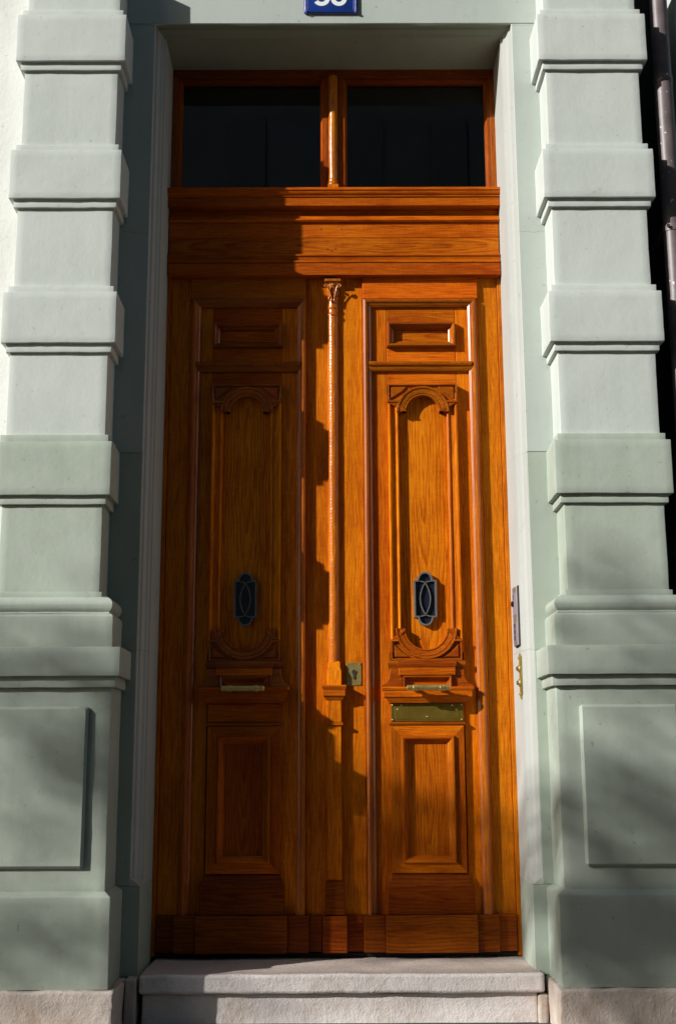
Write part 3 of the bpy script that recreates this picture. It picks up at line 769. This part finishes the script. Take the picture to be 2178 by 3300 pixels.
def on_face(name, ya, yb, za, zc, th, mat):
    pr = []
    n = 6
    for i in range(n+1):
        y = ya+(yb-ya)*i/n; f = (y-(y0+.004))/(y1-y0-.008)
        pr.append((OX-.011-.0035*math.sin(math.pi*max(0, min(1, f)))-th, y))
    back = [(x+th+.002, y) for x, y in pr][::-1]
    return add(name, bar_z_bm(za, zc, pr+back), mat, ic, 30)
on_face('speaker_panel', y0+.007, y1-.006, 1.200, 1.282, .0008, PAPER)
on_face('name_panel', y0+.007, y1-.006, 1.105, 1.172, .0008, PAPER)
for i in range(3): on_face('call_button', y0+.020, y1-.055, 1.108+.0215*i, 1.126+.0215*i, .003, INK)
for i in range(6): on_face('speaker_slot', y0+.030, y1-.030, 1.258+.0035*i, 1.2595+.0035*i, .0012, INK)
add('camera_eye', lathe_bm([(.012, OX-.013), (.011, OX-.020), (.006, OX-.024)], (0, -.165, 1.243), 'X', 16), LENS, ic)
# brass bell plate
bp = empty('bell_plate', (OX, -.205, .895), 'narrow brass bell plate with two push buttons below the intercom', 'doorbell')
zz0, zz1 = .893, 1.060; yc = -.205
yz = [(yc-.016, zz0+.016), (yc-.010, zz0+.006), (yc, zz0), (yc+.010, zz0+.006), (yc+.016, zz0+.016), (yc+.016, zz1-.016), (yc+.010, zz1-.006), (yc, zz1), (yc-.010, zz1-.006), (yc-.016, zz1-.016)]
add('plate', rev_prism(yz, OX-.0055, OX+.001), BRASS, bp)
for z in (.952, 1.003):
    bt = add('bell_rim', lathe_bm([(.0150, OX-.005), (.0150, OX-.008), (.0115, OX-.0115)], (0, yc, z), 'X', 20), BRASS, bp)
    add('push_button', lathe_bm([(.0085, OX-.011), (.0085, OX-.0165), (.005, OX-.0185)], (0, yc, z), 'X', 16), STEEL, bt)
for z in (.912, 1.042):
    add('screw', lathe_bm([(.0055, OX-.005), (.0052, OX-.009), (.002, OX-.0115)], (0, yc, z), 'X', 12), BRASS, bp)

# drain pipe in the dark corner right of the right pilaster
dp = empty('drain_pipe', (1.272, -.358, 1.20), 'brown painted drain pipe beside the right pilaster', 'drain pipe')
def pipe(z0, z1, r):
    n = int((z1-z0)/.05)
    return lathe_bm([(r, z0+(z1-z0)*i/n) for i in range(n+1)], (1.274, -.358, 0), 'Z', 28)
add('pipe_length', pipe(1.0, 3.262, .0355), PIPE, dp)
add('pipe_length', pipe(3.250, 6.0, .0335), PIPE, dp)
add('socket', lathe_bm([(.0355, 3.235), (.0375, 3.238), (.0375, 3.262), (.0360, 3.266), (.0338, 3.267)], (1.274, -.358, 0), 'Z', 28), PIPE, dp)
for z in (1.415, 2.62):
    b = add('bracket', lathe_bm([(.0362, z), (.0385, z+.001), (.0385, z+.027), (.0362, z+.028)], (1.274, -.358, 0), 'Z', 28), PIPE, dp)
    add('bracket_arm', box_bm(1.236, 1.256, -.352, -.05, z+.004, z+.024, .002), PIPE, b)
    add('bolt', lathe_bm([(.006, -.402), (.006, -.398), (.004, -.390)], (1.247, 0, z+.014), 'Y', 10), STEEL, b)
# recess behind the pipe and the neighbour's wall
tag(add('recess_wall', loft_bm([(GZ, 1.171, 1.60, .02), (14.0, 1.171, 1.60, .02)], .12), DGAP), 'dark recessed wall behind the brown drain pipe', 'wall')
bm = loft_bm([(GZ, 1.352, 2.6, -.300), (14.0, 1.352, 2.6, -.300)], .018); grid_cut(bm, .2, .003, 10, 2)
tag(add('neighbour_wall', bm, PU), 'pale strip of the neighbouring house wall right of the drain pipe', 'wall')

# hallway behind the panes, closed and unlit
bm = loft_bm([(-.1, -.9, .9, .11), (3.75, -.9, .9, .11)], 3.2)
for f in [f for f in bm.faces if f.calc_center_median().y < .2]: bm.faces.remove(f)
o = add('hallway', bm, DARK); tag(o, kind='structure')

# ================================================================== ACROSS THE STREET (behind the camera)
ob = empty('opposite_house', (6, -12.5, GZ), 'shaded apartment house across the street, seen only mirrored in the panes', 'building')
add('wall', box_bm(-12, 30, -22, -12.5, GZ, 20, 0), OPP, ob)
for z in (4.2, 7.6, 11.0, 14.4): add('string_course', box_bm(-12.2, 30.2, -12.52, -12.35, z, z+.28, .02), OPPT, ob)
wins = []
for fz in (4.9, 8.3, 11.7):
    for i in range(5):
        x = -6.6+3.1*i
        if abs(x) > 7.5: continue
        w = add('window', box_bm(x-.6, x+.6, -12.52, -12.43, fz, fz+2.1, .01), OPP, ob)
        add('pane', box_bm(x-.5, x+.5, -12.435, -12.42, fz+.1, fz+2.0, 0), GLS, w)
        for d in (-1, 1): add('shutter', box_bm(x+d*.9-.28, x+d*.9+.28, -12.51, -12.44, fz, fz+2.1, .01), SHUT, w)
# street tree whose crown dapples the lower part of the facade
TO = -SUN
def at(x, z, t, y=-.47): return Vector((x, y, z))+TO*t
tr = empty('street_tree', tuple(at(2.6, .2, 14.5).xy)+(GZ,), 'street tree with thinning leaves that dapples the lower house front', 'tree')
base = Vector(at(2.6, .2, 14.5)); base.z = GZ
top = Vector(at(2.5, .1, 14.5))
trunk = [base, base+Vector((.05, .1, 1.2)), base+Vector((-.05, .05, 2.6)), base+Vector((.1, -.1, 3.9)), top+Vector((0, 0, .3))]
add('trunk', tube([tuple(p) for p in trunk], [.19, .15, .13, .11, .07], 12), BARK, tr)
rnd = random.Random(11)
leaves = []; 
# clump centres given where their shadow falls on the facade (x, z, spread, number of leaves, distance)
clumps = [(-1.15, 1.02, .10, 16, 13.5), (-.86, .98, .09, 12, 15), (-1.05, .70, .14, 40, 14), (-.85, .66, .10, 26, 13.2), (-1.1, .42, .10, 16, 15), (-.95, .14, .15, 60, 14), (-1.15, .05, .14, 50, 14.6), (-.80, .05, .10, 24, 13.6),
          (.84, 1.36, .07, 12, 14), (1.0, 1.13, .08, 20, 14.5), (.82, 1.02, .07, 12, 13.5), (1.17, 1.0, .07, 16, 15), (1.13, .76, .07, 15, 14), (.90, .60, .09, 18, 14.5), (1.12, .50, .08, 16, 13.6), (1.0, .40, .09, 20, 14.2),
          (.95, .10, .10, 110, 14), (1.15, .08, .12, 110, 14.6), (.86, .04, .08, 60, 13.4),
          ]
# the same for the foot of the door, which stands deeper than the pilasters
clumps = [c+(-.47,) for c in clumps] + [(x, z, sp_, n, t, 0.0) for x, z, sp_, n, t in
          [(.34, .55, .09, 26, 14), (.22, .34, .10, 34, 14.4), (.46, .32, .10, 36, 13.7), (.36, .14, .10, 44, 14.2), (.54, .42, .07, 16, 14.5), (.55, .14, .07, 22, 13.9), (.12, .12, .09, 34, 14.1), (.06, .42, .09, 24, 14.3), (.48, .04, .08, 24, 14)]]
lb = bmesh.new()
for (x, z, sp_, n, t, yy) in clumps:
    c = at(x, z, t, yy)
    pts = [tuple(top.lerp(trunk[3], rnd.random())), tuple(top.lerp(c, .5)+Vector((rnd.uniform(-.2, .2), rnd.uniform(-.2, .2), rnd.uniform(-.1, .25)))), tuple(c)]
    add('branch', tube(pts, [.030, .016, .006], 6), BARK, tr)
    for i in range(n):
        p = c+Vector((rnd.gauss(0, sp_), rnd.gauss(0, sp_), rnd.gauss(0, sp_)))
        u = Vector((rnd.gauss(0, 1), rnd.gauss(0, 1), rnd.gauss(0, 1))).normalized(); v = u.orthogonal().normalized(); l = rnd.uniform(.035, .06)
        q = [p-u*l, p-u*l*.2+v*l*.5, p+u*l, p-u*l*.2-v*l*.5]
        lb.faces.new([lb.verts.new(a) for a in q])
cr = add('crown', lb, LEAF, tr, recalc=False); cr['kind'] = 'stuff'
